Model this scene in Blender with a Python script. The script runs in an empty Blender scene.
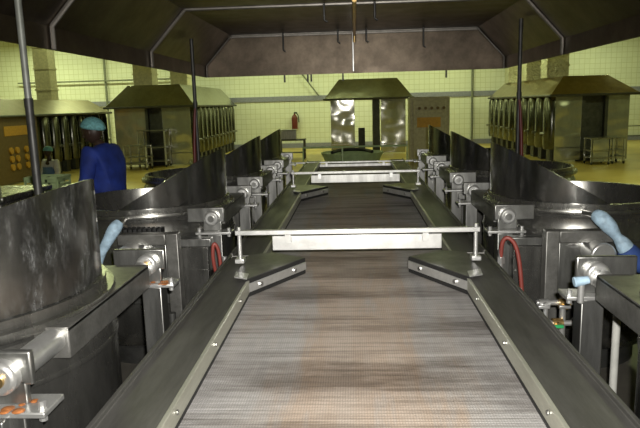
import bpy, bmesh, math, random
from math import pi, sin, cos, radians
from mathutils import Vector, Matrix
random.seed(7)
S = bpy.context.scene
C = S.collection

# ------------------------------------------------------------------ materials
def nodes(name):
    m = bpy.data.materials.new(name); m.use_nodes = True
    nt = m.node_tree
    return m, nt, nt.nodes['Principled BSDF']

def setp(b, col=None, rough=.5, metal=0, spec=None):
    if col is not None: b.inputs['Base Color'].default_value = (*col, 1)
    b.inputs['Roughness'].default_value = rough
    b.inputs['Metallic'].default_value = metal
    if spec is not None: b.inputs['Specular IOR Level'].default_value = spec

def ramp(nt, fac, stops):
    r = nt.nodes.new('ShaderNodeValToRGB')
    e = r.color_ramp.elements
    e[0].position, e[0].color = stops[0][0], (*stops[0][1], 1)
    e[1].position, e[1].color = stops[-1][0], (*stops[-1][1], 1)
    for p, c in stops[1:-1]:
        x = e.new(p); x.color = (*c, 1)
    nt.links.new(fac, r.inputs[0]); return r.outputs[0]

def coords(nt, scale=(1, 1, 1), kind='Object', rot=(0, 0, 0)):
    t = nt.nodes.new('ShaderNodeTexCoord'); mp = nt.nodes.new('ShaderNodeMapping')
    mp.inputs['Scale'].default_value = scale; mp.inputs['Rotation'].default_value = rot
    nt.links.new(t.outputs[kind], mp.inputs[0]); return mp.outputs[0]

def noise(nt, vec, scale, detail=3, rough=.5):
    n = nt.nodes.new('ShaderNodeTexNoise'); n.inputs['Scale'].default_value = scale
    n.inputs['Detail'].default_value = detail; n.inputs['Roughness'].default_value = rough
    nt.links.new(vec, n.inputs['Vector']); return n.outputs['Fac']

def bump(nt, b, h, strength, dist=.01):
    n = nt.nodes.new('ShaderNodeBump'); n.inputs['Strength'].default_value = strength
    n.inputs['Distance'].default_value = dist
    nt.links.new(h, n.inputs['Height']); nt.links.new(n.outputs[0], b.inputs['Normal'])

def steel(name, lo, hi, rough=.35, rvar=.15, metal=1.0, stretch=(1, 1, 1), scale=6, bmp=0, bscale=3):
    m, nt, b = nodes(name); setp(b, hi, rough, metal)
    v = coords(nt, stretch)
    n = noise(nt, v, scale, 12, .78)
    nt.links.new(ramp(nt, n, [(.34, lo), (.66, hi)]), b.inputs['Base Color'])
    mr = nt.nodes.new('ShaderNodeMapRange'); mr.inputs[3].default_value = rough - rvar; mr.inputs[4].default_value = rough + rvar
    nt.links.new(noise(nt, v, scale * 1.7, 4), mr.inputs[0]); nt.links.new(mr.outputs[0], b.inputs['Roughness'])
    if bmp: bump(nt, b, noise(nt, coords(nt, (1, 1, 1.4)), bscale, 1), bmp, .10)
    return m

def plain(name, col, rough=.5, metal=0, var=.15, scale=12):
    m, nt, b = nodes(name); setp(b, col, rough, metal)
    n = noise(nt, coords(nt), scale, 3)
    nt.links.new(ramp(nt, n, [(.3, tuple(c * (1 - var) for c in col)), (.7, tuple(min(1, c * (1 + var)) for c in col))]), b.inputs['Base Color'])
    return m

M = {}
M['steel'] = steel('brushed_steel', (.25, .25, .24), (.44, .44, .425), .32, .12, .92, (1, 1, .15), 14)
M['body'] = steel('kettle_steel', (.17, .167, .157), (.34, .335, .315), .27, .1, .9, (1, 1, .3), 7)
M['bright'] = steel('bright_steel', (.50, .50, .49), (.66, .66, .65), .34, .1, .75, (1, 1, 1), 10)
M['channel'] = steel('greasy_channel_steel', (.065, .063, .058), (.14, .137, .128), .46, .14, .55, (1, .12, 1), 9)
M['beam'] = steel('beam_steel', (.15, .148, .138), (.30, .295, .28), .4, .12, .7, (1, 1, 1), 9)
M['strip'] = steel('aluminium_strip', (.36, .36, .30), (.55, .55, .47), .4, .1, .6, (1, .2, 1), 9)
M['deflect'] = steel('deflector_steel', (.09, .088, .084), (.2, .197, .19), .34, .1, .6, (1, 1, 1), 8)
M['dark'] = steel('dark_steel', (.04, .04, .04), (.09, .09, .085), .5, .1, .6)
M['hood'] = steel('sooty_hood_steel', (.072, .058, .044), (.15, .12, .09), .40, .1, .9, (1, 1, 1), 3)
M['rib'] = steel('hood_rib_steel', (.2, .185, .165), (.33, .31, .28), .45, .1, .7)
M['mirror'] = steel('polished_panel_steel', (.46, .45, .39), (.64, .63, .55), .15, .05, .68, (1, 1, .4), 3, .9, .9)
M['colsteel'] = steel('polished_column_steel', (.10, .10, .085), (.26, .26, .22), .18, .08, 1, (1, 1, .5), 2)
M['bronze'] = steel('bronze_hood_steel', (.30, .24, .14), (.46, .37, .22), .2, .06, 1.0, (1, 1, 1), 2, .5, .7)
M['brownhood'] = steel('brown_hood_steel', (.12, .095, .05), (.2, .16, .09), .35, .06, .8, (1, 1, 1), 2)
M['hallhood'] = steel('hall_hood_steel', (.28, .28, .23), (.42, .42, .35), .22, .06, 1.0, (1, 1, 1), 2, .25, 1.2)
M['foil'] = steel('crinkled_foil', (.6, .58, .45), (.85, .82, .65), .35, .1, .8, (1, 1, 1), 5, 1.0, 9)
M['duct'] = plain('painted_duct', (.55, .5, .35), .5)
M['rubber'] = plain('black_rubber', (.012, .012, .012), .6)
M['red'] = plain('red_rubber', (.22, .045, .035), .45)
M['redpaint'] = plain('red_painted_steel', (.12, .016, .014), .45)
M['brass'] = plain('brass', (.55, .38, .16), .35, .9)
M['grease'] = plain('orange_grease', (.40, .15, .05), .35, .3, .5, 40)
M['green'] = plain('green_plastic', (.03, .35, .12), .4)
M['palegreen'] = plain('pale_green_plastic', (.32, .42, .20), .45)
M['wrap'] = plain('pale_blue_wrap', (.36, .50, .62), .6, 0, .25, 30)
M['bluecloth'] = plain('dark_blue_cloth', (.03, .07, .25), .8)
M['white'] = plain('white_plastic', (.5, .5, .47), .5)
M['coat'] = plain('royal_blue_cotton', (.014, .036, .24), .8, 0, .3, 9)
M['trousers'] = plain('dark_trousers', (.02, .025, .05), .85)
M['skin'] = plain('dark_skin', (.045, .026, .018), .5)
M['net'] = plain('turquoise_hairnet', (.16, .40, .42), .8, 0, .3, 60)
M['whitecoat'] = plain('white_cotton', (.7, .7, .66), .85)
M['apron'] = plain('blue_apron', (.12, .22, .36), .7)
M['orange'] = plain('orange_plate', (.42, .22, .03), .5)
M['cabinet'] = plain('grey_cabinet_paint', (.34, .31, .22), .45, .3)
M['brown'] = plain('brown_cabinet_paint', (.13, .085, .035), .5, .3)
M['bluestrip'] = plain('blue_grey_rail', (.24, .24, .36), .5)
M['pipe'] = plain('grey_conduit', (.2, .21, .19), .5, .3)

# mesh belt: fine woven wire with dirty brown and grey streaks
m, nt, b = nodes('woven_wire_belt'); M['belt'] = m
setp(b, (.2, .16, .13), .65, .1, .15)
sep = nt.nodes.new('ShaderNodeSeparateXYZ'); nt.links.new(coords(nt), sep.inputs[0])
st = noise(nt, coords(nt, (4, .5, 1)), 1.5, 6, .65)
def math_(op, a, b2):
    n_ = nt.nodes.new('ShaderNodeMath'); n_.operation = op
    for k_, q_ in enumerate((a, b2)):
        if isinstance(q_, (int, float)): n_.inputs[k_].default_value = q_
        else: nt.links.new(q_, n_.inputs[k_])
    return n_.outputs[0]
ax = math_('ADD', math_('MULTIPLY', math_('ABSOLUTE', math_('ADD', sep.outputs[0], .03), 0), 1.25), math_('MULTIPLY', math_('SUBTRACT', st, .5), 1.5))
base = ramp(nt, ax, [(.0, (.43, .365, .31)), (.2, (.42, .34, .275)), (.36, (.40, .365, .335)), (.52, (.40, .385, .37)), (.75, (.33, .32, .315))])
gr = noise(nt, coords(nt, (.35, 1.7, 1)), 2.6, 7, .66)
gr2 = noise(nt, coords(nt, (1.3, 26, 1)), 2.0, 3, .6)
mx0 = nt.nodes.new('ShaderNodeMix'); mx0.data_type = 'RGBA'; mx0.blend_type = 'MULTIPLY'; mx0.inputs[0].default_value = .8
nt.links.new(base, mx0.inputs[6]); nt.links.new(ramp(nt, gr2, [(.32, (.6, .585, .57)), (.55, (1, 1, 1))]), mx0.inputs[7])
mx = nt.nodes.new('ShaderNodeMix'); mx.data_type = 'RGBA'; mx.blend_type = 'MULTIPLY'; mx.inputs[0].default_value = .85
nt.links.new(mx0.outputs[2], mx.inputs[6]); nt.links.new(ramp(nt, gr, [(.34, (.33, .30, .28)), (.52, (1, 1, 1))]), mx.inputs[7])
def wave(direction, scale):
    w = nt.nodes.new('ShaderNodeTexWave'); w.bands_direction = direction; w.inputs['Scale'].default_value = scale
    w.inputs['Distortion'].default_value = .9; w.inputs['Detail Scale'].default_value = 3
    nt.links.new(coords(nt), w.inputs['Vector']); return w.outputs['Fac']
wx, wy = wave('X', 38), wave('Y', 34)
wx = math_('ADD', math_('MULTIPLY', wx, .6), .4)
mul = nt.nodes.new('ShaderNodeMath'); mul.operation = 'MULTIPLY'
nt.links.new(wx, mul.inputs[0]); nt.links.new(wy, mul.inputs[1])
mx2 = nt.nodes.new('ShaderNodeMix'); mx2.data_type = 'RGBA'; mx2.blend_type = 'MULTIPLY'; mx2.inputs[0].default_value = .6
nt.links.new(mx.outputs[2], mx2.inputs[6]); nt.links.new(ramp(nt, mul.outputs[0], [(0, (.42, .42, .42)), (.55, (1, 1, 1))]), mx2.inputs[7])
nt.links.new(mx2.outputs[2], b.inputs['Base Color'])
bump(nt, b, mul.outputs[0], .5, .003)

# kettle guard with dried splashes
def guard_mat(name, amount):
    m, nt, b = nodes(name); setp(b, (.3, .3, .29), .17, .97)
    v = coords(nt, (1, 1, .25)); n = noise(nt, v, 8, 5, .6)
    base = ramp(nt, n, [(.3, (.085, .084, .08)), (.7, (.22, .218, .208))])
    v2 = coords(nt, (3.0, 3.0, 1.0), rot=(.75, .5, .2)); s = noise(nt, v2, 5, 15, .85)
    f = ramp(nt, s, [(.49, (0, 0, 0)), (.58, (amount * .3,) * 3), (.70, (amount,) * 3)])
    mx = nt.nodes.new('ShaderNodeMix'); mx.data_type = 'RGBA'
    nt.links.new(f, mx.inputs[0]); nt.links.new(base, mx.inputs[6]); mx.inputs[7].default_value = (.56, .59, .62, 1)
    nt.links.new(mx.outputs[2], b.inputs['Base Color'])
    mt = nt.nodes.new('ShaderNodeMapRange'); mt.inputs[3].default_value = .92; mt.inputs[4].default_value = .1
    nt.links.new(f, mt.inputs[0]); nt.links.new(mt.outputs[0], b.inputs['Metallic'])
    mr = nt.nodes.new('ShaderNodeMapRange'); mr.inputs[3].default_value = .18; mr.inputs[4].default_value = .7
    nt.links.new(f, mr.inputs[0]); nt.links.new(mr.outputs[0], b.inputs['Roughness'])
    return m
M['guard'] = guard_mat('guard_steel', .12)
M['splash'] = guard_mat('splashed_guard_steel', .55)

# tiles and floor
m, nt, b = nodes('white_wall_tiles'); M['tiles'] = m; setp(b, (.8, .8, .72), .25)
br = nt.nodes.new('ShaderNodeTexBrick'); br.offset = 0; br.inputs['Scale'].default_value = 1
br.inputs['Brick Width'].default_value = .3; br.inputs['Row Height'].default_value = .3; br.inputs['Mortar Size'].default_value = .014
br.inputs['Color1'].default_value = (.78, .79, .74, 1); br.inputs['Color2'].default_value = (.74, .75, .70, 1); br.inputs['Mortar'].default_value = (.60, .60, .50, 1)
nt.links.new(coords(nt, (1, 1, 1), rot=(radians(-90), 0, 0)), br.inputs['Vector']); nt.links.new(br.outputs['Color'], b.inputs['Base Color'])
m, nt, b = nodes('wall_panels'); M['panelwall'] = m; setp(b, (.62, .68, .55), .45)
m, nt, b = nodes('ochre_floor'); M['floor'] = m; setp(b, (.5, .4, .12), .3)
n = noise(nt, coords(nt), .5, 6, .6)
nt.links.new(ramp(nt, n, [(.3, (.30, .21, .05)), (.5, (.50, .38, .10)), (.7, (.60, .47, .16))]), b.inputs['Base Color'])
m, nt, b = nodes('platform_concrete'); M['platform'] = m; setp(b, (.12, .11, .09), .5)
nt.links.new(ramp(nt, noise(nt, coords(nt), 3, 5), [(.3, (.06, .055, .05)), (.7, (.15, .14, .12))]), b.inputs['Base Color'])
m, nt, b = nodes('ceiling_paint'); M['ceiling'] = m; setp(b, (.5, .5, .42), .7)

# ------------------------------------------------------------------ mesh helpers
def box(bm, x0, x1, y0, y1, z0, z1, rot=None, piv=None):
    r = bmesh.ops.create_cube(bm, size=1)
    vs = r['verts']
    bmesh.ops.scale(bm, vec=(abs(x1 - x0), abs(y1 - y0), abs(z1 - z0)), verts=vs)
    c = Vector(((x0 + x1) / 2, (y0 + y1) / 2, (z0 + z1) / 2))
    bmesh.ops.translate(bm, vec=c, verts=vs)
    if rot is not None: bmesh.ops.rotate(bm, cent=piv if piv is not None else c, matrix=rot, verts=vs)
    return vs

def rod(bm, p, q, r, r2=None, seg=16):
    p, q = Vector(p), Vector(q); d = q - p
    res = bmesh.ops.create_cone(bm, cap_ends=True, segments=seg, radius1=r, radius2=r if r2 is None else r2, depth=d.length)
    mat = d.to_track_quat('Z', 'Y').to_matrix().to_4x4(); mat.translation = (p + q) / 2
    bmesh.ops.transform(bm, matrix=mat, verts=res['verts'])
    return res['verts']

def tube(bm, pts, r, seg=10, smoothn=0):
    pts = [Vector(p) for p in pts]
    for _ in range(smoothn):
        n = [pts[0]]
        for a, b2 in zip(pts, pts[1:]): n += [a * .75 + b2 * .25, a * .25 + b2 * .75]
        pts = n + [pts[-1]]
    rad = r if isinstance(r, (list, tuple)) else [r, r]
    rings = []; N = len(pts)
    up = Vector((.13, .31, .94))
    for i, p in enumerate(pts):
        t = (pts[min(i + 1, N - 1)] - pts[max(i - 1, 0)]).normalized()
        a = t.cross(up)
        if a.length < 1e-3: a = t.cross(Vector((1, 0, 0)))
        a.normalize(); c = t.cross(a); up = a.cross(t)
        f = i / max(1, N - 1) * (len(rad) - 1); k = min(int(f), len(rad) - 2); rr = rad[k] + (rad[k + 1] - rad[k]) * (f - k)
        rings.append([bm.verts.new(p + rr * (a * cos(2 * pi * j / seg) + c * sin(2 * pi * j / seg))) for j in range(seg)])
    for A, B in zip(rings, rings[1:]):
        for j in range(seg): bm.faces.new((A[j], A[(j + 1) % seg], B[(j + 1) % seg], B[j]))
    bm.faces.new(rings[0][::-1]); bm.faces.new(rings[-1])

def lathe(bm, prof, seg=64, c=(0, 0, 0)):
    rings = []
    for r, z in prof:
        if r < 1e-5: rings.append([bm.verts.new((c[0], c[1], c[2] + z))])
        else: rings.append([bm.verts.new((c[0] + r * cos(2 * pi * j / seg), c[1] + r * sin(2 * pi * j / seg), c[2] + z)) for j in range(seg)])
    for A, B in zip(rings, rings[1:]):
        for j in range(seg):
            k = (j + 1) % seg
            if len(A) == 1 and len(B) == 1: continue
            if len(A) == 1: bm.faces.new((A[0], B[k], B[j]))
            elif len(B) == 1: bm.faces.new((A[j], A[k], B[0]))
            else: bm.faces.new((A[j], A[k], B[k], B[j]))

def prism(bm, poly, z0, z1):
    a = [bm.verts.new((x, y, z0)) for x, y in poly]; b2 = [bm.verts.new((x, y, z1)) for x, y in poly]
    bm.faces.new(a[::-1]); bm.faces.new(b2); n = len(poly)
    for i in range(n): bm.faces.new((a[i], a[(i + 1) % n], b2[(i + 1) % n], b2[i]))

def hexa(bm, p):   # 8 corners: bottom 4 then top 4
    v = [bm.verts.new(q) for q in p]
    for f in ((3, 2, 1, 0), (4, 5, 6, 7), (0, 1, 5, 4), (1, 2, 6, 5), (2, 3, 7, 6), (3, 0, 4, 7)): bm.faces.new([v[i] for i in f])

def obj(name, bm, mat, parent=None, bevel=0, smooth=True, label=None):
    bmesh.ops.recalc_face_normals(bm, faces=bm.faces)
    me = bpy.data.meshes.new(name); bm.to_mesh(me); bm.free()
    return link(name, me, mat, parent, bevel, smooth, label)

def link(name, me, mat, parent=None, bevel=0, smooth=True, label=None):
    me.materials.clear(); me.materials.append(M[mat] if isinstance(mat, str) else mat)
    if smooth:
        for p in me.polygons: p.use_smooth = True
        me.set_sharp_from_angle(angle=radians(38))
    o = bpy.data.objects.new(name, me); C.objects.link(o)
    if parent: o.parent = parent
    if bevel:
        md = o.modifiers.new('bevel', 'BEVEL'); md.width = bevel; md.segments = 2; md.limit_method = 'ANGLE'
    if label: o['label'] = label
    return o

def tag(o, label, cat, group=None):
    o['label'] = label; o['category'] = cat
    if group: o['group'] = group
    return o

def thing(name, loc, label, cat, group=None, rz=0):
    o = bpy.data.objects.new(name, None); C.objects.link(o); o.empty_display_size = .1
    o.location = loc; o.rotation_euler.z = rz
    return tag(o, label, cat, group)

def struct(name, bm, mat, smooth=False):
    o = obj(name, bm, mat, None, 0, smooth); o['kind'] = 'structure'; return o

def B(): return bmesh.new()

def dup(o, parent=None):
    c = o.copy(); C.objects.link(c)
    if parent: c.parent = parent
    for ch in list(o.children): dup(ch, c)
    return c

def bx(name, mat, parent, x0, x1, y0, y1, z0, z1, bevel=.004, label=None):
    b = B(); box(b, x0, x1, y0, y1, z0, z1); return obj(name, b, mat, parent, bevel, True, label)

# ------------------------------------------------------------------ the hall
PZ = .75           # top of the raised working platform
b = B(); box(b, -24, 20, -6, 38.2, -.2, 0); struct('floor', b, 'floor')
b = B(); box(b, -3.7, 3.4, -2.5, 10.6, 0, PZ); struct('platform', b, 'platform')
b = B(); box(b, -24, 20, 38, 38.2, 0, 7); struct('wall_back', b, 'tiles')
b = B(); box(b, -24.2, -24, -6, 38.2, 0, 7); struct('wall_left', b, 'panelwall')
b = B(); box(b, 20, 20.2, -6, 38.2, 0, 7); struct('wall_right', b, 'panelwall')
b = B(); box(b, -24.2, 20.2, -6.2, -6, 0, 7); struct('wall_front', b, 'panelwall')
b = B(); box(b, -24.2, 20.2, -6.2, 38.2, 7, 7.2); struct('ceiling', b, 'ceiling')
b = B(); box(b, -24, 20, 37.94, 38, 2.82, 3.12); struct('trim_1', b, 'bluestrip')
b = B(); box(b, -24, 20, 37.9, 38, 0, .28); struct('trim_2', b, 'bluestrip')

def wall_pipe(name, pts, r, label):
    b = B(); tube(b, pts, r, 8)
    for f in (.12, .88):
        q = Vector(pts[0]).lerp(Vector(pts[-1]), f); box(b, q.x - .04, q.x + .04, q.y, 37.995, q.z - .04, q.z + .04)
    tag(obj(name, b, 'pipe'), label, 'pipe')
wall_pipe('conduit', [(-15.1, 37.87, .3), (-15.1, 37.87, 6.9)], .07, 'vertical grey conduit on the tiled wall between the two left cooking lines')
wall_pipe('conduit', [(7.0, 37.85, .3), (7.0, 37.85, 6.9)], .07, 'vertical grey conduit on the tiled wall left of the bronze-hooded right cooking line')
wall_pipe('conduit', [(-20.5, 37.7, 4.35), (-10.2, 37.7, 4.35)], .05, 'thin horizontal grey pipe high on the tiled wall at left')
wall_pipe('conduit', [(-10.2, 37.7, 4.75), (-3.7, 37.7, 4.75)], .05, 'thin horizontal pipe high on the tiled wall behind the left hood ducts')
wall_pipe('stay_rod', [(-3.15, 37.7, 4.5), (-2.1, 37.7, 3.1)], .04, 'slanted thin rod left of the middle hood on the wall')

# ------------------------------------------------------------------ exhaust hood overhead
hood = thing('exhaust_hood', (0, 4.2, 2.98), 'long sooty brown steel exhaust hood hanging over the conveyor and kettles', 'exhaust hood')
HY0, HY1 = -1.4, 9.0
prof = [(-2.1, 2.98), (-2.1, 3.14), (-1.72, 3.55), (1.72, 3.55), (2.1, 3.14), (2.1, 2.98)]
off = Vector((0, 4.2, 2.98))
def hv(x, y, z): return Vector((x, y, z)) - off
b = B(); t = .012
outer = [(-2.1 - t, 2.98), (-2.1 - t, 3.145), (-1.725, 3.55 + t), (1.725, 3.55 + t), (2.1 + t, 3.145), (2.1 + t, 2.98)]
n = len(prof)
iv = [[b.verts.new(hv(x, y, z)) for x, z in prof] for y in (HY0, HY1)]
ov = [[b.verts.new(hv(x, y, z)) for x, z in outer] for y in (HY0, HY1)]
for i in range(n - 1):
    b.faces.new((iv[0][i], iv[0][i + 1], iv[1][i + 1], iv[1][i])); b.faces.new((ov[0][i], ov[1][i], ov[1][i + 1], ov[0][i + 1]))
    for k in (0, 1): b.faces.new((iv[k][i], ov[k][i], ov[k][i + 1], iv[k][i + 1]))
for i in (0, n - 1): b.faces.new((iv[0][i], iv[1][i], ov[1][i], ov[0][i]))
obj('canopy', b, 'hood', hood, 0, False)
def endpanel(y, d):
    b = B()
    a = [b.verts.new(hv(x, y, z)) for x, z in prof]; c = [b.verts.new(hv(x, y + d, z)) for x, z in prof]
    b.faces.new(a); b.faces.new(c[::-1])
    for i in range(n): b.faces.new((a[i], a[(i + 1) % n], c[(i + 1) % n], c[i]))
    return obj('end_panel', b, 'hood', hood, 0, False)
ep = endpanel(HY1 - .02, .015)
b = B(); box(b, -.014, .014, HY1 - 4.2 - .05, HY1 - 4.2 - .02, .02, .57); obj('seam_strip', b, 'bright', ep, .008)
b = B(); box(b, -1.75, 1.75, HY1 - 4.245, HY1 - 4.22, .53, .56); obj('edge_strip', b, 'rib', ep, .004)
for y in (4.35, 6.5, HY1 - .06):
    b = B(); k = .018
    for (x0, z0), (x1, z1) in zip(prof, prof[1:]):
        p, q = Vector((x0, y, z0)) - off, Vector((x1, y, z1)) - off
        cc = Vector((0, y, 3.0)) - off
        p += (cc - p).normalized() * .02; q += (cc - q).normalized() * .02
        tube(b, [p, q], k if y < 8 else .01, 8)
    obj('rib', b, 'rib', hood)
for x, y0, in ((-.28, 6.4), (.22, 6.4), (-.2, 8.6), (.18, 8.6), (-.95, 8.7), (.95, 8.7)):
    b = B(); tube(b, [hv(x, y0, 3.54), hv(x, y0, 3.3 if abs(x) > .5 else 3.38), hv(x + .03, y0, 3.28 if abs(x) > .5 else 3.36)], .012, 8)
    obj('hanger_hook', b, 'dark', hood)
for x in (-.98, -.65, -.6, -.15, 1.3):
    b = B(); box(b, *(x - .012, x + .012), HY1 - 4.2 - .01, HY1 - 4.2 + .01, -.1, .02); obj('edge_bracket', b, 'dark', hood)
b = B(); tube(b, [hv(.02, 6.2, 3.53), hv(.02, 7.5, 3.5), hv(.02, 8.9, 3.5), hv(.02, 8.93, 3.4)], .022, 10); obj('copper_pipe', b, 'brass', hood, label='copper pipe along the hood ceiling')

def post(loc, ztop, red, label, r=.022, two=False):
    t = thing('hood_post', loc, label, 'post')
    z = ztop - loc[2]
    b = B(); rod(b, (0, 0, .012), (0, 0, z), r); obj('pole', b, 'pipe' if two else 'dark', t)
    b = B(); box(b, -.06, .06, -.06, .06, 0, .012); obj('foot_plate', b, 'dark', t, .003)
    if red:
        b = B(); s = red
        tube(b, [(s * .0, -.02, 1.80), (s * .012, -.025, 1.7), (s * .03, -.03, 1.4), (s * .045, -.03, 1.0), (s * .05, -.03, .03)], [.012, .018, .022, .02], 10)
        obj('sleeve', b, 'redpaint', t, label='red sleeve over the lower half of the post')
    b = B(); rod(b, (0, 0, 1.83), (0, 0, 1.88), r * 1.3); obj('collar', b, 'dark', t)
    if two:
        b = B(); rod(b, (0, 0, .02), (0, 0, 1.86), r * 1.2); obj('sheath', b, 'dark', t)
    return t
post((-1.80, 3.4, PZ), 3.39, 0, 'thick grey and black post behind the nearest left kettle', .019, True)
post((-1.86, 7.3, PZ), 3.34, -1, 'thin dark post with red lower half on the left side of the hood')
post((1.80, 7.0, PZ), 3.40, 1, 'thin dark post with red lower half on the right side of the hood')

# ------------------------------------------------------------------ conveyor
conv = thing('belt_conveyor', (0, 4.8, PZ), 'long woven-wire belt conveyor with dark steel side channels down the middle', 'conveyor')
Y0, Y1 = .25, 9.3
def L(y): return y - 4.8
b = B(); box(b, -.522, .522, L(Y0), L(Y1), .878, .9)
bmesh.ops.subdivide_edges(b, edges=[e for e in b.edges if abs(e.verts[0].co.y - e.verts[1].co.y) > 1], cuts=60)
obj('wire_belt', b, 'belt', conv, 0, False)
b = B(); box(b, -.52, .52, L(Y0) + .1, L(Y1) - .1, .62, .64); obj('drip_pan', b, 'dark', conv)
for y in (Y0, Y1):
    b = B(); rod(b, (-.51, L(y), .79), (.51, L(y), .79), .1, seg=32); obj('drive_drum', b, 'dark', conv)
# side channels in sections between crossbars
for s in (-1, 1):
    for (ya, yb) in ((Y0, 3.36), (3.38, 6.3), (6.32, Y1)):
        b = B()
        # closed channel section
        pr = [(.527, .80), (.527, .978), (.70, .972), (.70, .988), (.715, .988), (.715, .70), (.60, .70), (.60, .80)]
        a = [b.verts.new((s * x, L(ya), z)) for x, z in pr]; c = [b.verts.new((s * x, L(yb), z)) for x, z in pr]
        b.faces.new(a); b.faces.new(c[::-1])
        for i in range(len(pr)): b.faces.new((a[i], a[(i + 1) % len(pr)], c[(i + 1) % len(pr)], c[i]))
        ch = obj('side_channel', b, 'channel', conv, .003, True)
        y1 = yb - (.50 if yb == 3.36 else .46 if yb == 6.3 else 0)
        b = B(); box(b, s * .515, s * .53, L(ya), L(y1), .922, .983); obj('guide_strip', b, 'strip', ch, .003, label='bright aluminium strip along the inner edge')
        b = B(); box(b, s * .518, s * .527, L(ya), L(y1), .903, .922); obj('skirt', b, 'rubber', ch)
        y = ya + .35
        while y < y1 - .1:
            b = B(); rod(b, (s * .513, L(y), .958), (s * .509, L(y), .958), .008, seg=8); obj('bolt', b, 'steel', ch); y += .5
    for y in (.8, 2.6, 4.4, 6.2, 8.8):
        b = B(); box(b, s * .61, s * .68, L(y) - .035, L(y) + .035, 0, .7); obj('leg', b, 'steel', conv, .004)
def deflector(s, y, k=1.0):
    # triangular plate that narrows the belt, face strip and rubber skirt
    p0, p1, p2, p3 = (s * .53, y), (s * .283, y + .42), (s * .47, y + .56), (s * .60, y + .5)
    loc = [(x, L(yy)) for x, yy in (p0, p1, p2, p3)]
    loc2 = [(s * .60, L(y + .12)), loc[0], loc[1], loc[2], loc[3]]
    if s > 0: loc2 = loc2[::-1]
    b = B(); prism(b, loc2, .979, .99); d = obj('deflector', b, 'deflect', conv, .003, True, 'dark wedge-shaped deflector plate over the belt edge')
    dx, dy = loc[1][0] - loc[0][0], loc[1][1] - loc[0][1]; ln = math.hypot(dx, dy)
    nx, ny = -dy / ln * s, dx / ln * s
    if ny > 0: nx, ny = -nx, -ny
    def strip(o0, o1, z0, z1, a=0., e=1.):
        q = [(loc[0][0] + dx * f + nx * o, loc[0][1] + dy * f + ny * o) for f, o in ((a, o0), (e, o0), (e, o1), (a, o1))]
        b = B(); hexa(b, [(*p, z0) for p in q] + [(*p, z1) for p in q]); return b
    obj('face_strip', strip(-.004, .012, .925, .968), 'bright', d, .003, True, 'pale aluminium strip on the angled face')
    obj('top_edge', strip(-.004, .006, .968, .988), 'rubber', d)
    obj('skirt', strip(-.004, .006, .903, .926), 'rubber', d)
    for f in (.2, .78):
        b = B(); c = (loc[0][0] + dx * f + nx * .012, loc[0][1] + dy * f + ny * .012)
        rod(b, (c[0], c[1], .947), (c[0] + nx * .008, c[1] + ny * .008, .947), .011, seg=8); obj('bolt', b, 'steel', d)
    b = B(); q = [(s * .525, L(y) + .0), (s * .59, L(y) + .03), (s * .60, L(y) + .13), (s * .53, L(y) + .09)]
    prism(b, q if s < 0 else q[::-1], .99, .996); obj('corner_cap', b, 'bright', d, .001, True, 'small bright cap on the corner')
for y in (2.83, 5.8):
    for s in (-1, 1): deflector(s, y)
def crossbar(y, half, z, plate, foot, pm='bright'):
    b = B(); box(b, -half - .02, half + .02, L(y) - .012, L(y) + .012, z - .013, z + .013); cb = obj('crossbar', b, pm, conv, .003, True, 'bright flat bar spanning the belt')
    for s in (-1, 1):
        b = B(); rod(b, (s * half, L(y), foot), (s * half, L(y), z + .03), .011); obj('upright', b, 'bright', cb)
        b = B(); box(b, s * half - .025, s * half + .025, L(y) - .03, L(y) + .03, foot - .005, foot + .02); obj('foot_block', b, 'bright', cb, .004)
    if plate:
        b = B(); box(b, -plate, plate, L(y) + .05, L(y) + .058, z - .11, z - .03); obj('levelling_plate', b, pm, cb, .003, True, 'wide pale plate hanging across the belt')
        for s in (-1, 1):
            b = B(); box(b, s * plate * .8 - .015, s * plate * .8 + .015, L(y) + .0, L(y) + .055, z - .06, z - .01); obj('plate_clip', b, 'bright', cb)
crossbar(3.14, .61, 1.905 - PZ, .445, 1.0)
crossbar(6.15, .62, 1.885 - PZ, .445, 1.0, 'steel')
crossbar(9.05, 1.02, 1.70 - PZ + .02, .52, .80, 'steel')
b = B()
y = L(9.95)
tube(b, [(-.83, y, 0), (-.83, y, 1.13), (.83, y, 1.13), (.83, y, 0)], .018, 8)
tube(b, [(-.2, y, .6), (-.2, y, 1.13)], .015, 8); tube(b, [(-.83, y, .75), (.83, y, .75)], .015, 8)
o = obj('handrail', b, 'palegreen'); o.location = (0, 4.8, PZ); tag(o, 'thin grey-green handrail across the far end of the conveyor', 'railing')

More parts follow.
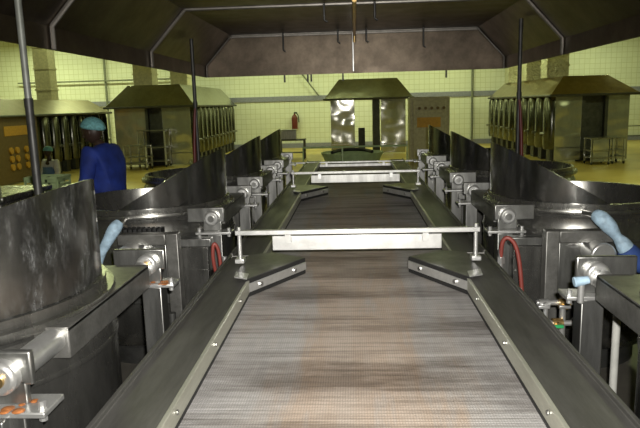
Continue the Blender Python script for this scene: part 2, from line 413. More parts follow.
# ------------------------------------------------------------------ kettles
def kettle_parts(root, s, guard='guard', near=-.50):
    """s = +1 kettle on the right (belt towards -x), -1 kettle on the left.  u runs towards the belt."""
    def X(u): return -s * u
    b = B()
    lathe(b, [(.0, .10), (.36, .11), (.52, .18), (.61, .32), (.632, .50), (.632, .93), (.622, 1.02), (.60, 1.06), (.605, 1.09), (.605, 1.15), (.575, 1.15), (.57, 1.08), (.54, .98), (.52, .5), (.38, .3), (.0, .24)], 72)
    bw = obj('bowl', b, 'body', root)
    b = B(); lathe(b, [(.625, .905), (.636, .91), (.638, .92), (.634, .93), (.62, .935)], 72); obj('highlight_ring', b, 'body', bw)  # thin ring added to stand for the highlight along the kettle shoulder
    b = B(); lathe(b, [(.57, 1.085), (.635, 1.085), (.64, 1.10), (.635, 1.115), (.57, 1.115)], 72); obj('rim', b, 'body', root)
    b = B(); lathe(b, [(.0, 0), (.42, 0), (.42, .12), (.36, .16), (0, .16)], 40); obj('base', b, 'dark', root)
    # slant-cut splash guard
    b = B(); N = 96; rows = []
    for i in range(N + 1):
        a = -pi * .5 * 1.02 + pi * 1.02 * i / N
        u, y = .59 * cos(a), .59 * sin(a)
        top = 1.14 + max(.004, .60 * (u + .02) if guard == 'guard' else min(.62 * (u + .30),   .195 + .36 * u))
        ui, yi = .584 * cos(a), .584 * sin(a)
        rows.append([b.verts.new((X(u), y, 1.12)), b.verts.new((X(u), y, top)), b.verts.new((X(ui), yi, top)), b.verts.new((X(ui), yi, 1.12))])
    for A, Bq in zip(rows, rows[1:]):
        for k in range(4): b.faces.new((A[k], A[(k + 1) % 4], Bq[(k + 1) % 4], Bq[k]))
    b.faces.new(rows[0]); b.faces.new(rows[-1][::-1])
    obj('splash_guard', b, guard, root)
    # ledge plate and hinge beam
    b = B(); arc = [(.585 * cos(a), .585 * sin(a)) for a in [radians(-30 + 90 * i / 20) for i in range(21)]]
    poly = [(X(u), y) for u, y in [(.64, -.30)] + arc[::1] + [(.64, .51)]]
    prism(b, poly if s < 0 else poly[::-1], 1.086, 1.10); obj('ledge', b, 'beam', root)
    b = B(); box(b, X(.52), X(.64), -.30, .52, .99, 1.10); obj('hinge_beam', b, 'beam', root, .006)
    for ya, yb in ((near + .0, -.30), (.52, .66)):
        b = B(); rod(b, (X(.585), ya, 1.055), (X(.585), yb, 1.055), .042, seg=24); obj('trunnion_shaft', b, 'bright', root)
    for yb in (near, .64):
        b = B()
        box(b, X(.43), X(.68), yb - .012, yb + .012, 1.045, 1.145)
        box(b, X(.535), X(.66), yb - .012, yb + .012, .985, 1.06)
        br_ = obj('bearing_bracket', b, 'steel', root, .006)
        b = B(); rod(b, (X(.60), yb - .05, 1.075), (X(.60), yb + .02, 1.075), .05, .05, 24); obj('bearing_cap', b, 'bright', br_, .012)
        b = B(); rod(b, (X(.60), yb - .06, 1.075), (X(.60), yb - .045, 1.075), .022, .022, 16); obj('grease_nut', b, 'brass' if guard == 'splash' else 'steel', br_)
        b = B(); box(b, X(.49), X(.73), yb - .06, yb + .06, .968, .986); fp = obj('foot_plate', b, 'bright', br_, .004)
        for u in (.51, .71):
            b = B(); rod(b, (X(u), yb - .03, .95), (X(u), yb - .03, 1.01), .012, seg=8); obj('bolt', b, 'bright', fp)
        b = B(); box(b, X(.57), X(.665), yb - .045, yb + .045, 0, .968); obj('support_post', b, 'steel', root, .005)
    b = B(); box(b, X(.36), X(.60), -.70, -.58, 0, .915); box(b, X(.365), X(.595), -.702, -.70, .76, .77); obj('pedestal', b, 'body', root, .005)
    b = B(); box(b, X(.40), X(.62), -.68, -.6, .915, .968); obj('pedestal_cap', b, 'steel', root, .005)

def kettle(x, y, s, label, guard='guard', proto=None):
    if proto: 
        r = dup(proto); r.location = (x, y, PZ); r['label'] = label
        return r
    r = thing('tilting_kettle', (x, y, PZ), label, 'cooking kettle', 'round tilting kettles along the conveyor')
    kettle_parts(r, s, guard, -.60 if guard == 'splash' else -.50); return r
K1L = kettle(-1.595, 2.2, -1, 'nearest left round steel kettle, its tall guard streaked with white splashes', 'splash')
K2L = kettle(-1.56, 4.55, -1, 'second left steel kettle, slanted clean guard, pale-blue wrapped lever on its front')
K3L = kettle(-1.56, 6.35, -1, 'third kettle along the left row, behind the one with the blue wrapped lever', proto=K2L)
K4L = kettle(-1.56, 8.15, -1, 'farthest steel kettle of the left row, at the conveyor end', proto=K2L)
K2R = kettle(1.56, 4.45, 1, 'second right steel kettle, slanted guard reflecting light, blue-wrapped lever and cloth')
K1R = kettle(1.60, 1.95, 1, 'nearest right kettle, only its beam and dark body at the right edge', proto=K2R)
K3R = kettle(1.56, 6.35, 1, 'third kettle along the right row, beyond the one with the blue cloth', proto=K2R)
K4R = kettle(1.56, 8.25, 1, 'farthest steel kettle of the right row, before the control cabinet', proto=K2R)
# orange grease on two foot plates
for root, yb in ((K1L, -.64), (K1L, .58)):
    b = B()
    for i in range(9):
        x = .66 + random.uniform(-.05, .05); r = random.uniform(.008, .02)
        res = bmesh.ops.create_uvsphere(b, u_segments=10, v_segments=6, radius=r)
        bmesh.ops.scale(b, vec=(1, 1, .25), verts=res['verts']); bmesh.ops.translate(b, vec=(x, yb + random.uniform(-.02, .05), .988), verts=res['verts'])
    obj('grease_smear', b, 'grease', root, 0, True, 'orange grease on the bearing foot')
# levers wrapped in blue plastic, drain stub and frame on the second pair
def front_frame(root, s):
    def X(u): return -s * u
    b = B(); box(b, X(.36), X(.44), -.80, -.72, 0, 1.03); box(b, X(.05), X(.36), -.798, -.722, .955, 1.028); obj('support_frame', b, 'beam', root, .006)
    b = B(); box(b, X(.06), X(.34), -.73, -.70, .55, .95); obj('front_panel', b, 'steel', root, .004)
    b = B(); rod(b, (X(.14), -.62, .90), (X(.14), -.90, .90), .075, seg=28); obj('drain_stub', b, 'bright', root, .012)
front_frame(K2L, -1); front_frame(K2R, 1)
b = B()
for i in range(9): box(b, .02 + i * .032, .044 + i * .032, -.69, -.60, .985, 1.04)
obj('ribbed_clamp', b, 'rubber', K2L, .003)
b = B(); tube(b, [(.02, -.55, 1.10), (.06, -.68, 1.09), (.07, -.84, 1.06), (.02, -.87, .98), (-.03, -.88, .90)], .016, 10, 2); lv = obj('tilt_lever', b, 'steel', K2L)
b = B(); tube(b, [(.09, -.83, 1.115), (.06, -.87, 1.07), (.02, -.875, 1.0), (-.02, -.88, .94), (-.06, -.885, .87), (-.06, -.885, .83), (-.015, -.885, .80), (.01, -.885, .81)], [.026, .042, .034, .030, .040, .032, .024, .016], 12, 2); obj('lever_wrap', b, 'wrap', lv, 0, True, 'pale blue plastic wrapped around the lever')
b = B(); tube(b, [(-.16, -.55, 1.10), (-.16, -.78, 1.12), (-.13, -.86, 1.10), (-.05, -.87, .99), (.10, -.90, .78)], .016, 10, 2); lv = obj('tilt_lever', b, 'steel', K2R)
b = B(); tube(b, [(-.165, -.81, 1.125), (-.145, -.86, 1.11), (-.10, -.865, 1.06), (-.065, -.87, 1.01), (-.03, -.875, .97), (.0, -.88, .92)], [.034, .046, .044, .027, .046, .05], 14, 2); obj('lever_wrap', b, 'wrap', lv, 0, True, 'pale blue plastic wrapped around the lever')
b = B(); tube(b, [(-.015, -.885, .935), (.02, -.89, .89), (.06, -.90, .85), (.13, -.90, .82)], [.052, .064, .055, .03], 12, 1); obj('lever_cloth', b, 'bluecloth', lv, 0, True, 'dark blue cloth tied under the wrap')

# ------------------------------------------------------------------ hoses, valves between kettles
def hose(name, pts, r, mat, label, fit=None):
    t = thing(name, pts[-1], label, 'hose'); o0 = Vector(pts[-1])
    b = B(); tube(b, [Vector(p) - o0 for p in pts], r, 10, 3); obj('tube', b, mat, t)
    if fit:
        b = B(); rod(b, Vector(fit[0]) - o0, Vector(fit[1]) - o0, .015, seg=12); obj('steam_pipe', b, 'bright', t)
        for f in (.12, .45, .8):
            p = Vector(fit[0]).lerp(Vector(fit[1]), f) - o0
            b = B(); rod(b, p - Vector((0, 0, .018)), p + Vector((0, 0, .018)), .023, seg=6); obj('union_nut', b, 'brass' if f == .45 else 'bright', t)
hose('steam_hose', [(.835, 3.55, 1.62), (.835, 3.54, 1.75), (.87, 3.53, 1.78), (.92, 3.52, 1.72), (.945, 3.5, 1.52), (.96, 3.5, 1.2), (1.0, 3.52, PZ + .02)], .0125, 'red', 'red rubber hose arching beside the second right kettle', ((.835, 3.55, 1.70), (.835, 3.55, 1.15)))
hose('steam_hose', [(-.84, 3.6, 1.5), (-.86, 3.56, 1.66), (-.85, 3.56, 1.77), (-.82, 3.57, 1.72), (-.815, 3.58, 1.55), (-.82, 3.6, 1.2), (-.86, 3.6, PZ + .02)], .011, 'red', 'red rubber hose looped on the post of the second left kettle', ((-.80, 3.62, 1.66), (-.80, 3.62, 1.1)))
vm = thing('valve_manifold', (1.02, 3.02, PZ), 'cluster of small steam valves with a green handle behind the right channel', 'valves')
b = B(); rod(b, (0, 0, 0), (0, 0, .86), .016); tube(b, [(-.13, 0, .80), (.12, 0, .80)], .014, 10); tube(b, [(-.10, -.02, .70), (.13, -.02, .70)], .014, 10); tube(b, [(-.09, -.02, .1), (-.09, -.02, .80)], .012, 10); obj('pipework', b, 'bright', vm)
for i, (x, z) in enumerate(((-.10, .80), (0, .80), (.07, .70), (-.03, .70), (-.09, .64), (0, .58))):
    b = B(); rod(b, (x - .025, -.02, z), (x + .025, -.02, z), .026, seg=10); rod(b, (x, -.02, z), (x, -.06, z), .016, seg=10)
    v = obj('valve_body', b, 'brass' if i % 2 else 'bright', vm)
    b = B(); box(b, x - .04, x + .015, -.075, -.06, z - .008, z + .008); obj('valve_handle', b, 'green' if i in (2, 3) else 'bright', v, .003, True, 'green valve handle' if i in (2, 3) else None)
b = B(); lathe(b, [(0, -.012), (.042, -.012), (.045, 0), (.042, .012), (0, .012)], 20); 
bmesh.ops.rotate(b, cent=(0, 0, 0), matrix=Matrix.Rotation(pi / 2, 3, 'X'), verts=b.verts); bmesh.ops.translate(b, vec=(-.14, -.04, .72), verts=b.verts); obj('gauge', b, 'wrap', vm)
rt = thing('drain_tap', (1.235, 2.9, PZ), 'white pipe with red tap foot between the two nearest right kettles', 'tap')
b = B(); rod(b, (0, 0, .1), (0, 0, .77), .018); obj('white_pipe', b, 'white', rt); b = B(); box(b, -.05, .05, -.05, .05, 0, .12); box(b, -.04, .09, -.03, .03, .25, .29); obj('tap_body', b, 'redpaint', rt, .01)
lt = thing('drain_tap', (-.97, 3.06, PZ), 'small red tap and bolt low beside the nearest left kettle post', 'tap')
b = B(); rod(b, (0, 0, 0), (0, 0, .75), .02); rod(b, (0, 0, .66), (.0, -.14, .66), .014); obj('riser_pipe', b, 'dark', lt)
b = B(); rod(b, (0, -.14, .66), (0, -.17, .66), .024, seg=8); obj('bolt_head', b, 'bright', lt); b = B(); box(b, -.03, .05, -.05, .03, .44, .50); obj('tap_handle', b, 'redpaint', lt, .01)
ct = thing('sample_tap', (.90, 2.52, 1.735), 'tiny white sample tap on the bearing of nearest right kettle', 'tap')
b = B(); rod(b, (0, -.06, 0), (0, -.06, .075), .014); obj('spindle', b, 'bright', ct); b = B(); rod(b, (-.03, -.06, .085), (.03, -.06, .095), .022, .016, 12); obj('knob', b, 'wrap', ct, .004)

# ------------------------------------------------------------------ objects at the far end of the conveyor
cb = thing('collecting_basin', (-.05, 11.5, 0), 'round pale green basin standing beyond the conveyor end', 'basin')
b = B(); lathe(b, [(0, 1.40), (.42, 1.42), (.52, 1.62), (.56, 1.68), (.58, 1.68), (.54, 1.60), (.44, 1.38), (0, 1.36)], 48); obj('bowl', b, 'palegreen', cb)
b = B(); tube(b, [(-.36, -.3, 1.7), (-.22, 0, 1.72), (0, .1, 1.72), (.22, 0, 1.72), (.36, -.3, 1.7)], .03, 8, 2); obj('scraper_arm', b, 'rubber', cb)
b = B(); rod(b, (0, 0, .03), (0, 0, 1.4), .12); rod(b, (0, 0, 0), (0, 0, .04), .35, seg=32); obj('stand', b, 'dark', cb)

cab = thing('control_cabinet', (2.58, 21, 0), 'grey-brown control cabinet with an orange plate beyond the right kettle row', 'cabinet')
b = B(); box(b, -.75, .58, 0, .6, .06, 2.72); obj('body', b, 'cabinet', cab, .02)
b = B(); box(b, -.62, .45, -.03, 0, .15, 2.62); d = obj('door', b, 'cabinet', cab, .01)
b = B(); box(b, -.5, .28, -.04, -.03, 1.72, 2.05); obj('warning_plate', b, 'orange', d, .004, True, 'orange plate on the cabinet door')
for i in range(5):
    b = B(); rod(b, (-.42 + i * .2, -.03, 2.35), (-.42 + i * .2, -.06, 2.35), .05, seg=12); obj('indicator', b, 'brown', d)
b = B(); box(b, .40, .43, -.07, -.03, 1.1, 1.35); obj('handle', b, 'steel', d)
b = B(); box(b, -.7, .53, .05, .55, 0, .06); obj('plinth', b, 'dark', cab)

tb = thing('work_table', (-3.0, 30, 0), 'small dark worktable against the tiled wall with a steel box on it', 'table')
b = B(); box(b, -.65, .65, -.4, .4, .9, .96); obj('tabletop', b, 'dark', tb, .005)
for x in (-.58, .58):
    for y in (-.34, .34):
        b = B(); box(b, x - .03, x + .03, y - .03, y + .03, 0, .9); obj('leg', b, 'dark', tb)
b = B(); box(b, -.6, .6, -.36, .36, .3, .33); obj('shelf', b, 'dark', tb)
sb = thing('steel_box', (-3.2, 30, .96), 'dull steel box standing on the far worktable', 'container')
b = B(); box(b, -.42, .42, -.3, .3, 0, .42); obj('body', b, 'steel', sb, .02); b = B(); box(b, -.44, .44, -.32, .32, .42, .47); obj('lid', b, 'steel', sb, .01)
fe = thing('fire_extinguisher', (-3.6, 37.74, 1.05), 'red fire extinguisher hung on the far tiled wall', 'fire extinguisher')
b = B(); lathe(b, [(0, 0), (.17, 0), (.18, .05), (.18, .75), (.13, .9), (.05, .98), (.05, 1.02), (0, 1.02)], 24); obj('cylinder', b, 'redpaint', fe)
b = B(); box(b, -.03, .16, -.04, .04, 1.02, 1.12); obj('valve', b, 'dark', fe); b = B(); tube(b, [(.1, 0, 1.06), (.24, -.05, .95), (.26, -.05, .5)], .03, 8, 2); obj('discharge_hose', b, 'rubber', fe)
b = B(); box(b, -.1, .1, .12, .255, .3, .8); obj('wall_bracket', b, 'dark', fe)

# ------------------------------------------------------------------ cooking lines across the hall
def cooking_line(name, x0, x1, y0, y1, ze, zt, label, front=None, side=None, cols=0, sx=0, col_y=None, inset=.55, hoodmat='hallhood', cut=.9):
    cx, cy = (x0 + x1) / 2, (y0 + y1) / 2
    t = thing(name, (cx, cy, 0), label, 'cooking line')
    def P(x, y, z): return (x - cx, y - cy, z)
    ov = .32
    a = [(x0 - ov, y0 - ov), (x1 + ov, y0 - ov), (x1 + ov, y1), (x0 - ov, y1)]
    c = [(x0 + inset, y0 + cut), (x1 - inset, y0 + cut), (x1 - inset, y1 - .05), (x0 + inset, y1 - .05)]
    b = B(); hexa(b, [P(x, y, ze) for x, y in a] + [P(x, y, zt) for x, y in c]); hd = obj('hood', b, hoodmat, t, .01, False)
    b = B()
    for (xa, ya), (xb, yb) in zip(a, a[1:] + a[:1]):
        tube(b, [P(xa, ya, ze), P(xb, yb, ze)], .05, 6)
    obj('eave_rail', b, 'dark', hd)
    if front:
        for xa, xb in front:
            b = B(); box(b, xa - cx, xb - cx, y0 - cy, y0 - cy + .08, .05, ze - .02)
            ep = obj('end_panel', b, 'mirror', t, .01)
            b = B(); box(b, xa - cx + .03, xb - cx - .03, y0 - cy - .02, y0 - cy, .55, .6); obj('weld_strip', b, 'steel', ep)
        for (xa, xb), (xc, xd) in zip(front, front[1:]):
            b = B(); box(b, xb - cx - .15, xc - cx + .15, y0 - cy + .22, y0 - cy + .3, 0, ze - .02); obj('inner_panel', b, 'dark', t)
            for q in (xb, xc):
                b = B(); box(b, q - cx - .06, q - cx + .06, y0 - cy - .03, y0 - cy + .1, .05, ze - .02); obj('door_post', b, 'dark', t)
    if cols:
        ya, yb = col_y or (y0 + .4, y1 - .3)
        xs = sx - cx
        sg = 1 if sx > cx else -1
        b = B(); box(b, xs - sg * .35, xs - sg * .27, ya - cy - .3, yb - cy + .3, .05, ze - .02); obj('back_plate', b, 'dark', t)
        for i in range(cols):
            y = ya + (yb - ya) * i / (cols - 1) - cy
            b = B(); w = (yb - ya) / (cols - 1) * .30
            lathe(b, [(0, .5), (w * .9, .5), (w, .7), (w, ze - .25), (w * .8, ze - .02), (0, ze - .02)], 20, (xs, y, 0)); cl = obj('cooker_column', b, 'colsteel', t)
            b = B(); box(b, xs - .12, xs + .12, y - w * .7, y + w * .7, 0, .5); obj('column_foot', b, 'dark', cl)
            b = B(); rod(b, (xs + sg * w * .8, y, 1.15), (xs + sg * (w + .12), y, 1.15), .05, seg=8); obj('column_tap', b, 'steel', cl)
    return t, hd
tL2, hL2 = cooking_line('cooking_line', -10.9, -7.4, 28, 37.5, 2.66, 3.66, 'steel cooking line with pale ring reflection on its hood, left of the conveyor', [(-10.9, -9.4), (-8.75, -7.4)], None, 11, -7.4, cut=.5)
tR, hR = cooking_line('cooking_line', 8.1, 11.0, 25.8, 37, 2.66, 3.45, 'bronze-hooded steel cooking line with polished end panels at right', [(8.1, 9.2), (10.1, 11.0)], None, 10, 8.1, hoodmat='bronze')
tL1, hL1 = cooking_line('cooking_line', -17.0, -12.6, 19.0, 31.2, 2.45, 3.1, 'brown-hooded cooking line with steel columns at the far left', None, None, 8, -12.6, (24.7, 30.7), inset=.8, hoodmat='brownhood')
tC, hC = cooking_line('cooking_line', -1.2, 2.65, 32, 33.6, 2.8, 3.8, 'middle cooking line with green-tinted hood beyond the conveyor end', None, None, 0, inset=.45, cut=.3)
for xa, xb in ((-1.2, .02), (1.35, 2.6)):
    b = B(); box(b, xa - .725, xb - .725, -.8, -.72, .05, 2.78); ep = obj('end_panel', b, 'mirror', tC, .01)
    b = B(); box(b, xa - .70, xb - .75, -.82, -.8, .5, .55); obj('weld_strip', b, 'steel', ep)
b = B(); box(b, .95 - .725, 1.3 - .725, -.78, .6, .05, 2.78); obj('door_post', b, 'dark', tC, .02)
b = B(); box(b, .2 - .725, .55 - .725, .1, .5, 0, 1.3); obj('inner_stand', b, 'dark', tC, .02)
# ring and streak reflected on hoods are left to the lamps; cabinet with lit dial grid on the far-left line
b = B(); box(b, -12.9 + 14.8, -12.4 + 14.8, 20.2 - 25.1, 23.9 - 25.1, .05, 2.43); cc = obj('control_box', b, 'brown', tL1, .02)
b = B(); box(b, 2.395, 2.42, -3.6, -1.5, 1.75, 2.1); obj('sign_plate', b, 'orange', cc, .01, True, 'dim orange plate on the control box')
for j in range(2):
    for i in range(2):
        for k in range(3):
            b = B(); p = Vector((2.40, -3.3 + j * 1.05 + i * .4, .62 + k * .3)); rod(b, p, p + Vector((.06, 0, 0)), .12, seg=14); obj('dial', b, 'orange', cc)

def duct(x, y, w, z0, mat, label):
    t = thing('exhaust_duct', (x, y, z0), label, 'duct')
    b = B(); box(b, -w / 2, w / 2, -w / 2, w / 2, 0, 6.99 - z0); obj('shaft', b, mat, t, .03)
    for z in (.5, 1.5, 2.5):
        b = B(); box(b, -w / 2 - .03, w / 2 + .03, -w / 2 - .03, w / 2 + .03, z, z + .07); obj('flange', b, mat, t)
duct(-15.0, 30.2, .75, 3.1, 'duct', 'beige square duct rising from the far-left brown hood')
duct(-9.85, 29.6, .9, 3.66, 'duct', 'first duct rising from the hood left of the conveyor, above its front end')
duct(-9.2, 33.4, .9, 3.66, 'duct', 'rear duct rising from the hood left of the conveyor, half behind the overhead hood')
duct(9.0, 29.0, .95, 3.45, 'foil', 'shiny crinkled duct above the bronze right hood, nearest of three')
duct(8.95, 32.2, .9, 3.45, 'foil', 'shiny crinkled duct above the right hood, middle of three')
duct(9.0, 36.0, .9, 3.45, 'foil', 'shiny crinkled duct above the right hood, farthest of three')

def cart(loc, label, w, h):
    t = thing('steel_trolley', loc, label, 'trolley')
    for x in (-w / 2, w / 2):
        for y in (-.35, .35):
            b = B(); box(b, x - .03, x + .03, y - .03, y + .03, .1, h); obj('leg', b, 'bright', t)
            b = B(); rod(b, (x - .02, y, .06), (x + .02, y, .06), .06, seg=14); obj('castor', b, 'rubber', t)
    for z in (.3, h * .55, h):
        b = B(); box(b, -w / 2 - .04, w / 2 + .04, -.4, .4, z - .04, z); obj('shelf', b, 'steel', t)
    return t
cart((-9.35, 26.35, 0), 'two-shelf steel trolley in front of the left cooking line', .95, 1.05)
c2 = cart((-9.0, 27.55, 0), 'taller open steel rack behind the left trolley', 1.2, 1.65)
c3 = cart((9.35, 24.6, 0), 'steel trolley with closed side in front of the bronze-hooded line', .65, 1.02)
b = B(); box(b, -.33, .33, -.38, -.36, .12, .98); obj('side_panel', b, 'mirror', c3)
cart((10.15, 24.9, 0), 'slim steel trolley beside the closed one in front of the bronze-hooded line', .42, 1.0)
# railing by the far right wall
b = B()
for x in (12.3, 13.6, 14.9): tube(b, [(x, 33, 0), (x, 33, 1.05)], .03, 8)
for z in (.55, 1.05): tube(b, [(12.3, 33, z), (14.9, 33, z)], .025, 8)
tag(obj('barrier_rail', b, 'dark'), 'low dark barrier rail at the far right of the hall', 'railing')

# ------------------------------------------------------------------ left side: table, crate, tank
st = thing('side_table', (-3.25, 6.0, PZ), 'steel table beside the blue-coated worker behind the left kettles', 'table')
b = B(); box(b, -.4, .40, -.45, .45, .98, 1.02); obj('tabletop', b, 'steel', st, .004)
for x in (-.36, .36):
    for y in (-.4, .4):
        b = B(); box(b, x - .02, x + .02, y - .02, y + .02, 0, .98); obj('leg', b, 'steel', st)
cr = thing('plastic_crate', (-3.04, 5.95, PZ + 1.02), 'pale green plastic crate on the steel table by the worker', 'crate')
b = B()
box(b, -.16, .16, -.13, .13, 0, .012)
for s in (-1, 1):
    for z in (.0, .055, .11): box(b, -.16, .16, s * .13 - .006, s * .13 + .006, z, z + .035); box(b, s * .16 - .006, s * .16 + .006, -.13, .13, z, z + .035)
    for x in (-.16, -.05, .05, .16): box(b, x - .01, x + .01, s * .13 - .006, s * .13 + .006, 0, .15)
    for x in (-.13, .0, .13): box(b, s * .16 - .006, s * .16 + .006, x - .01, x + .01, 0, .15)
obj('basket', b, 'palegreen', cr)
b = B(); box(b, -.175, .175, -.145, -.13, .14, .165); box(b, -.175, .175, .13, .145, .14, .165); box(b, -.175, -.16, -.145, .145, .14, .165); box(b, .16, .175, -.145, .145, .14, .165); obj('rim', b, 'palegreen', cr, .004)
tk = thing('steel_tank', (-2.95, 4.7, PZ), 'square steel tank standing behind the nearest left kettle guard', 'tank')
b = B(); box(b, -.5, .36, -.35, .35, .25, 1.16); obj('body', b, 'body', tk, .03); b = B(); box(b, -.53, .39, -.38, .38, 1.16, 1.20); obj('lid', b, 'body', tk, .008)
b = B(); rod(b, (.2, -.2, 1.2), (.2, -.2, 1.27), .07); obj('filler_cap', b, 'bright', tk, .01)
for x in (-.42, .28):
    for y in (-.28, .28):
        b = B(); rod(b, (x, y, 0), (x, y, .26), .03); obj('leg', b, 'steel', tk)

# ------------------------------------------------------------------ people
def skinmesh(chains, root=0, sub=2):
    """chains: list of [(x,y,z,r), ...]; joined where coordinates repeat."""
    vs, rs, es, idx = [], [], [], {}
    for ch in chains:
        prev = None
        for q in ch:
            k = tuple(round(c, 4) for c in q[:3])
            if k not in idx: idx[k] = len(vs); vs.append(k); rs.append(q[3] if isinstance(q[3], tuple) else (q[3], q[3]))
            if prev is not None and (prev, idx[k]) not in es: es.append((prev, idx[k]))
            prev = idx[k]
    me = bpy.data.meshes.new('tmp'); me.from_pydata(vs, es, [])
    o = bpy.data.objects.new('tmp', me); C.objects.link(o)
    md = o.modifiers.new('s', 'SKIN')
    if not me.skin_vertices: me.attributes.new('skin', 'FLOAT', 'POINT') if False else None
    if not me.skin_vertices:
        with bpy.context.temp_override(object=o, active_object=o): bpy.ops.mesh.customdata_skin_add()
    for i, sv in enumerate(me.skin_vertices[0].data):
        sv.radius = rs[i]; sv.use_root = (i == root)
    ss = o.modifiers.new('u', 'SUBSURF'); ss.levels = sub; ss.render_levels = sub
    dg = bpy.context.evaluated_depsgraph_get()
    res = bpy.data.meshes.new_from_object(o.evaluated_get(dg))
    bpy.data.objects.remove(o); return res

def fingers(w, d, side, up=Vector((0, 0, 1)), k=1.0):
    """five finger chains from wrist w, pointing along d, curling down."""
    d = Vector(d).normalized(); sdv = d.cross(up).normalized() * side; out = []
    palm = Vector(w) + d * .045
    for i, ln in enumerate((.07, .08, .075, .06)):
        off = sdv * (-.03 + .02 * i)
        p0 = palm + off * .8; p1 = p0 + d * ln * .55 + off * .2 - up * .004; p2 = p1 + d * ln * .4 - up * .018; p3 = p2 + d * ln * .22 - up * .025
        out.append([(*w, .026), (*palm, (.034)), (*p0, .012), (*p1, .0095), (*p2, .009), (*p3, .008)])
    t0 = Vector(w) + d * .02 - sdv * .03; t1 = t0 + d * .03 - sdv * .022 - up * .01; t2 = t1 + d * .03 - sdv * .004 - up * .01
    out.append([(*w, .026), (*t0, .014), (*t1, .011), (*t2, .009)])
    return out

def head_mesh(c, k=1.0, fw=Vector((0, -1, 0))):
    """head with face looking along -y before turning."""
    b = B(); r = bmesh.ops.create_uvsphere(b, u_segments=32, v_segments=24, radius=1)
    for v in b.verts:
        x, y, z = v.co
        yy = y * .098; xx = x * .076; zz = z * .118
        if z < 0: xx *= 1 - .28 * z * z; yy = yy * (1 - .16 * z * z) - .012 * z * z
        if y < -.55 and abs(z) < .5: yy += .006 * (1 - abs(z) * 2)
        v.co = (xx, yy, zz)
    def blob(p, s):
        q = bmesh.ops.create_uvsphere(b, u_segments=12, v_segments=8, radius=1)
        bmesh.ops.scale(b, vec=s, verts=q['verts']); bmesh.ops.translate(b, vec=p, verts=q['verts'])
    blob((0, -.096, -.02), (.014, .02, .026)); blob((0, -.103, -.032), (.018, .014, .010))
    blob((0, -.088, -.068), (.024, .010, .006)); blob((0, -.086, -.078), (.022, .010, .006))
    for s in (-1, 1):
        blob((s * .076, .008, -.012), (.009, .02, .03)); blob((s * .03, -.082, .012), (.014, .010, .007)); blob((s * .03, -.082, .027), (.02, .010, .005))
    a = math.atan2(fw.x, -fw.y)
    bmesh.ops.rotate(b, cent=(0, 0, 0), matrix=Matrix.Rotation(a, 3, 'Z') @ Matrix.Rotation(radians(14), 3, 'X'), verts=b.verts)
    bmesh.ops.translate(b, vec=c, verts=b.verts)
    return b

def join(me, bm2):
    b = B(); b.from_mesh(me); tmp = bpy.data.meshes.new('t2'); bm2.to_mesh(tmp); bm2.free(); b.from_mesh(tmp)
    return b

# worker in blue: faces left (local -y is his front, turned to -x)
W = thing('person', (-2.36, 5.8, PZ + .0), 'person in a royal blue coat and turquoise hairnet leaning over left of the kettles', 'person', None, radians(-98))
hip, chest, neck = (0, .0, .93), (0, -.03, 1.28), (0, -.06, 1.47)
arms = {}
chains = [[(*hip, (.15, .12)), (0, -.01, 1.1, (.14, .11)), (*chest, (.17, .125)), (0, -.05, 1.40, .10), (*neck, .06), (0, -.10, 1.54, .058)]]
for s in (-1, 1):
    sh, el, wr = (s * .20, -.06, 1.42), (s * .225, -.10, 1.14), (s * .15, -.32, 1.02)
    arms[s] = (sh, el, wr)
    chains.append([(*chest, (.17, .125)), (*sh, .065), (*el, .048), (*wr, .03)])
    chains += fingers(wr, (-s * .2, -.9, -.15), s)
    chains.append([(*hip, (.15, .12)), (s * .10, 0, .85, .09), (s * .11, -.02, .48, .065), (s * .11, .02, .08, .045), (s * .115, -.10, .035, .038), (s * .115, -.17, .03, .03)])
body = join(skinmesh(chains), head_mesh(Vector((0, -.135, 1.615)), 1, Vector((0, -1, 0))))
obj('body', body, 'skin', W)
cc2 = [[(0, 0, .62, (.23, .185)), (0, 0, .80, (.215, .175)), (*hip, (.205, .165)), (0, -.01, 1.1, (.195, .155)), (*chest, (.205, .16)), (0, -.045, 1.42, (.16, .125)), (0, -.07, 1.50, .10)]]
for s in (-1, 1):
    sh, el, wr = arms[s]
    w2 = tuple(a + (b_ - a) * .9 for a, b_ in zip(el, wr))
    cc2.append([(*chest, (.205, .16)), (*sh, .09), (*el, .068), (*w2, .05)])
link('coat', skinmesh(cc2), 'coat', W)
tr = []
for s in (-1, 1): tr.append([(0, 0, .9, .14), (s * .10, 0, .84, .105), (s * .11, -.02, .48, .085), (s * .11, .015, .12, .07)])
link('trousers', skinmesh(tr), 'trousers', W)
def hairnet(c, mat, parent, rz=0, sc=1.0):
    b = B(); r = bmesh.ops.create_uvsphere(b, u_segments=28, v_segments=18, radius=1)
    bmesh.ops.delete(b, geom=[v for v in b.verts if v.co.z < -.12], context='VERTS')
    for v in b.verts:
        w = 1 + .05 * sin(9 * v.co.x + 7 * v.co.y) * (1 - abs(v.co.z))
        v.co = (v.co.x * .098 * w * sc, v.co.y * .122 * w * sc, v.co.z * .105 * sc)
    rim = [e for e in b.edges if e.is_boundary]
    r = bmesh.ops.extrude_edge_only(b, edges=rim)
    for v in [g for g in r['geom'] if isinstance(g, bmesh.types.BMVert)]: v.co *= .9; v.co.z -= .012
    bmesh.ops.rotate(b, cent=(0, 0, 0), matrix=Matrix.Rotation(rz, 3, 'Z') @ Matrix.Rotation(radians(-8), 3, 'X'), verts=b.verts)
    bmesh.ops.translate(b, vec=c, verts=b.verts); obj('hairnet', b, mat, parent)
hairnet(Vector((0, -.122, 1.645)), 'net', W, 0, .98)

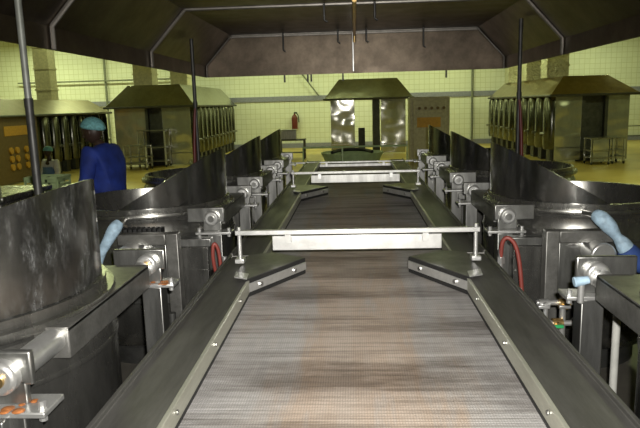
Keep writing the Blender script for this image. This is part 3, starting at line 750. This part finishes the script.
W2 = thing('person', (-7.12, 14.2, 0), 'person in a white coat and blue apron near the far-left cooking line', 'person', None, radians(-20))
chains = [[(0, 0, .95, (.15, .11)), (0, -.02, 1.12, (.14, .10)), (0, -.03, 1.3, (.165, .11)), (0, -.04, 1.42, .09), (0, -.05, 1.5, .055), (0, -.06, 1.58, .055)]]
a2 = {}
for s in (-1, 1):
    sh, el, wr = (s * .18, -.03, 1.41), (s * .24, -.06, 1.14), (s * .17, -.26, 1.0); a2[s] = (sh, el, wr)
    chains.append([(0, -.03, 1.3, (.165, .11)), (*sh, .062), (*el, .045), (*wr, .03)]); chains += fingers(wr, (-s * .2, -.9, -.2), s)
    chains.append([(0, 0, .95, (.15, .11)), (s * .1, 0, .85, .09), (s * .1, -.01, .48, .063), (s * .1, .02, .08, .045), (s * .105, -.1, .035, .036), (s * .105, -.16, .03, .03)])
obj('body', join(skinmesh(chains), head_mesh(Vector((0, -.075, 1.645)))), 'skin', W2)
cc2 = [[(0, 0, .72, (.20, .15)), (0, 0, .95, (.18, .14)), (0, -.02, 1.12, (.17, .13)), (0, -.03, 1.3, (.195, .135)), (0, -.04, 1.42, (.12, .09)), (0, -.05, 1.49, .07)]]
for s in (-1, 1):
    sh, el, wr = a2[s]; cc2.append([(0, -.03, 1.3, (.195, .135)), (*sh, .085), (*el, .065), *[(*tuple(a + (b_ - a) * .88 for a, b_ in zip(el, wr)), .048)]])
link('coat', skinmesh(cc2), 'whitecoat', W2)
tr = [[(0, 0, .9, .14)] + [(s * .10, 0, .84, .10), (s * .10, -.01, .48, .08), (s * .10, .015, .12, .065)] for s in (-1, 1)]
link('trousers', skinmesh(tr), 'trousers', W2)
b = B()
rows = []
for i in range(9):
    z = 1.30 - i * .09
    rows.append([b.verts.new((.24 * sin(a) * (.75 if i < 2 else 1), -.23 * cos(a) + .01 - .0 * i, z)) for a in [radians(-62 + 124 * k / 14) for k in range(15)]])
for A, Q in zip(rows, rows[1:]):
    for k in range(14): b.faces.new((A[k], A[k + 1], Q[k + 1], Q[k]))
o = obj('apron', b, 'apron', W2); md = o.modifiers.new('th', 'SOLIDIFY'); md.thickness = .006
hairnet(Vector((0, -.065, 1.675)), 'net', W2)

# ------------------------------------------------------------------ light
def area(name, loc, size, sizey, power, col, rot=(0, 0, 0)):
    l = bpy.data.lights.new(name, 'AREA'); l.shape = 'RECTANGLE'; l.size = size; l.size_y = sizey; l.energy = power; l.color = col
    o = bpy.data.objects.new(name, l); C.objects.link(o); o.location = loc; o.rotation_euler = rot; return o
tubecol = (.88, 1.0, .47)
for y, pw in ((22, 150), (29, 260), (34.5, 560)):
    for x in (-18.5, -13.2, -5.2, 0, 5.2, 13.5):
        if y < 25 and abs(x) < 6: continue
        if x < -10: pw *= .38 if y < 32 else .6
        area('ceiling_lamp', (x, y, 6.6), 2.6, .25, pw, tubecol)
for x, y, z, pw in ((-14.5, 12.5, 4.7, 25), (14.2, 12.5, 4.7, 45), (-1.0, 15, 4.6, 16), (-9.0, 19.5, 6.6, 230), (9.5, 17.5, 6.6, 270)):  # added lights, out of view, to brighten and streak the far panels
    area('panel_fill_light', (x, y, z), 1.3, .12, pw, tubecol)
fl = bpy.data.lights.new('camera_flash', 'AREA'); fl.shape = 'RECTANGLE'; fl.size = .04; fl.size_y = .025; fl.energy = 74; fl.color = (1, .97, .9); fl.spread = radians(110)
fo = bpy.data.objects.new('camera_flash', fl); C.objects.link(fo); fo.location = (.05, -.01, 2.62)

w = bpy.data.worlds.new('dim_hall'); S.world = w; w.use_nodes = True
w.node_tree.nodes['Background'].inputs[0].default_value = (.6, .7, .35, 1); w.node_tree.nodes['Background'].inputs[1].default_value = .01

# ------------------------------------------------------------------ camera
F = 620.; vx, vy, rl, H = 354., 104., radians(1.0), 2.55
yy = Vector(((vx - 320) / F, -(vy - 214) / F, -1)).normalized()
u0 = Vector((-sin(rl), cos(rl), 0)); zz = (u0 - yy * u0.dot(yy)).normalized(); xx = yy.cross(zz)
Rw = Matrix((xx, yy, zz))            # rows: world axes in camera space -> camera-to-world
cam = bpy.data.cameras.new('camera'); cam.sensor_width = 36; cam.lens = F / 640 * 36; cam.clip_start = .05; cam.clip_end = 200
co = bpy.data.objects.new('camera', cam); C.objects.link(co)
mt = Rw.to_4x4(); mt.translation = (0, 0, H); co.matrix_world = mt
fo.rotation_euler = co.rotation_euler
S.camera = co
S.view_settings.view_transform = 'Standard'; S.view_settings.look = 'None'; S.view_settings.gamma = 1; S.view_settings.exposure = 0
S.view_settings.use_curve_mapping = False
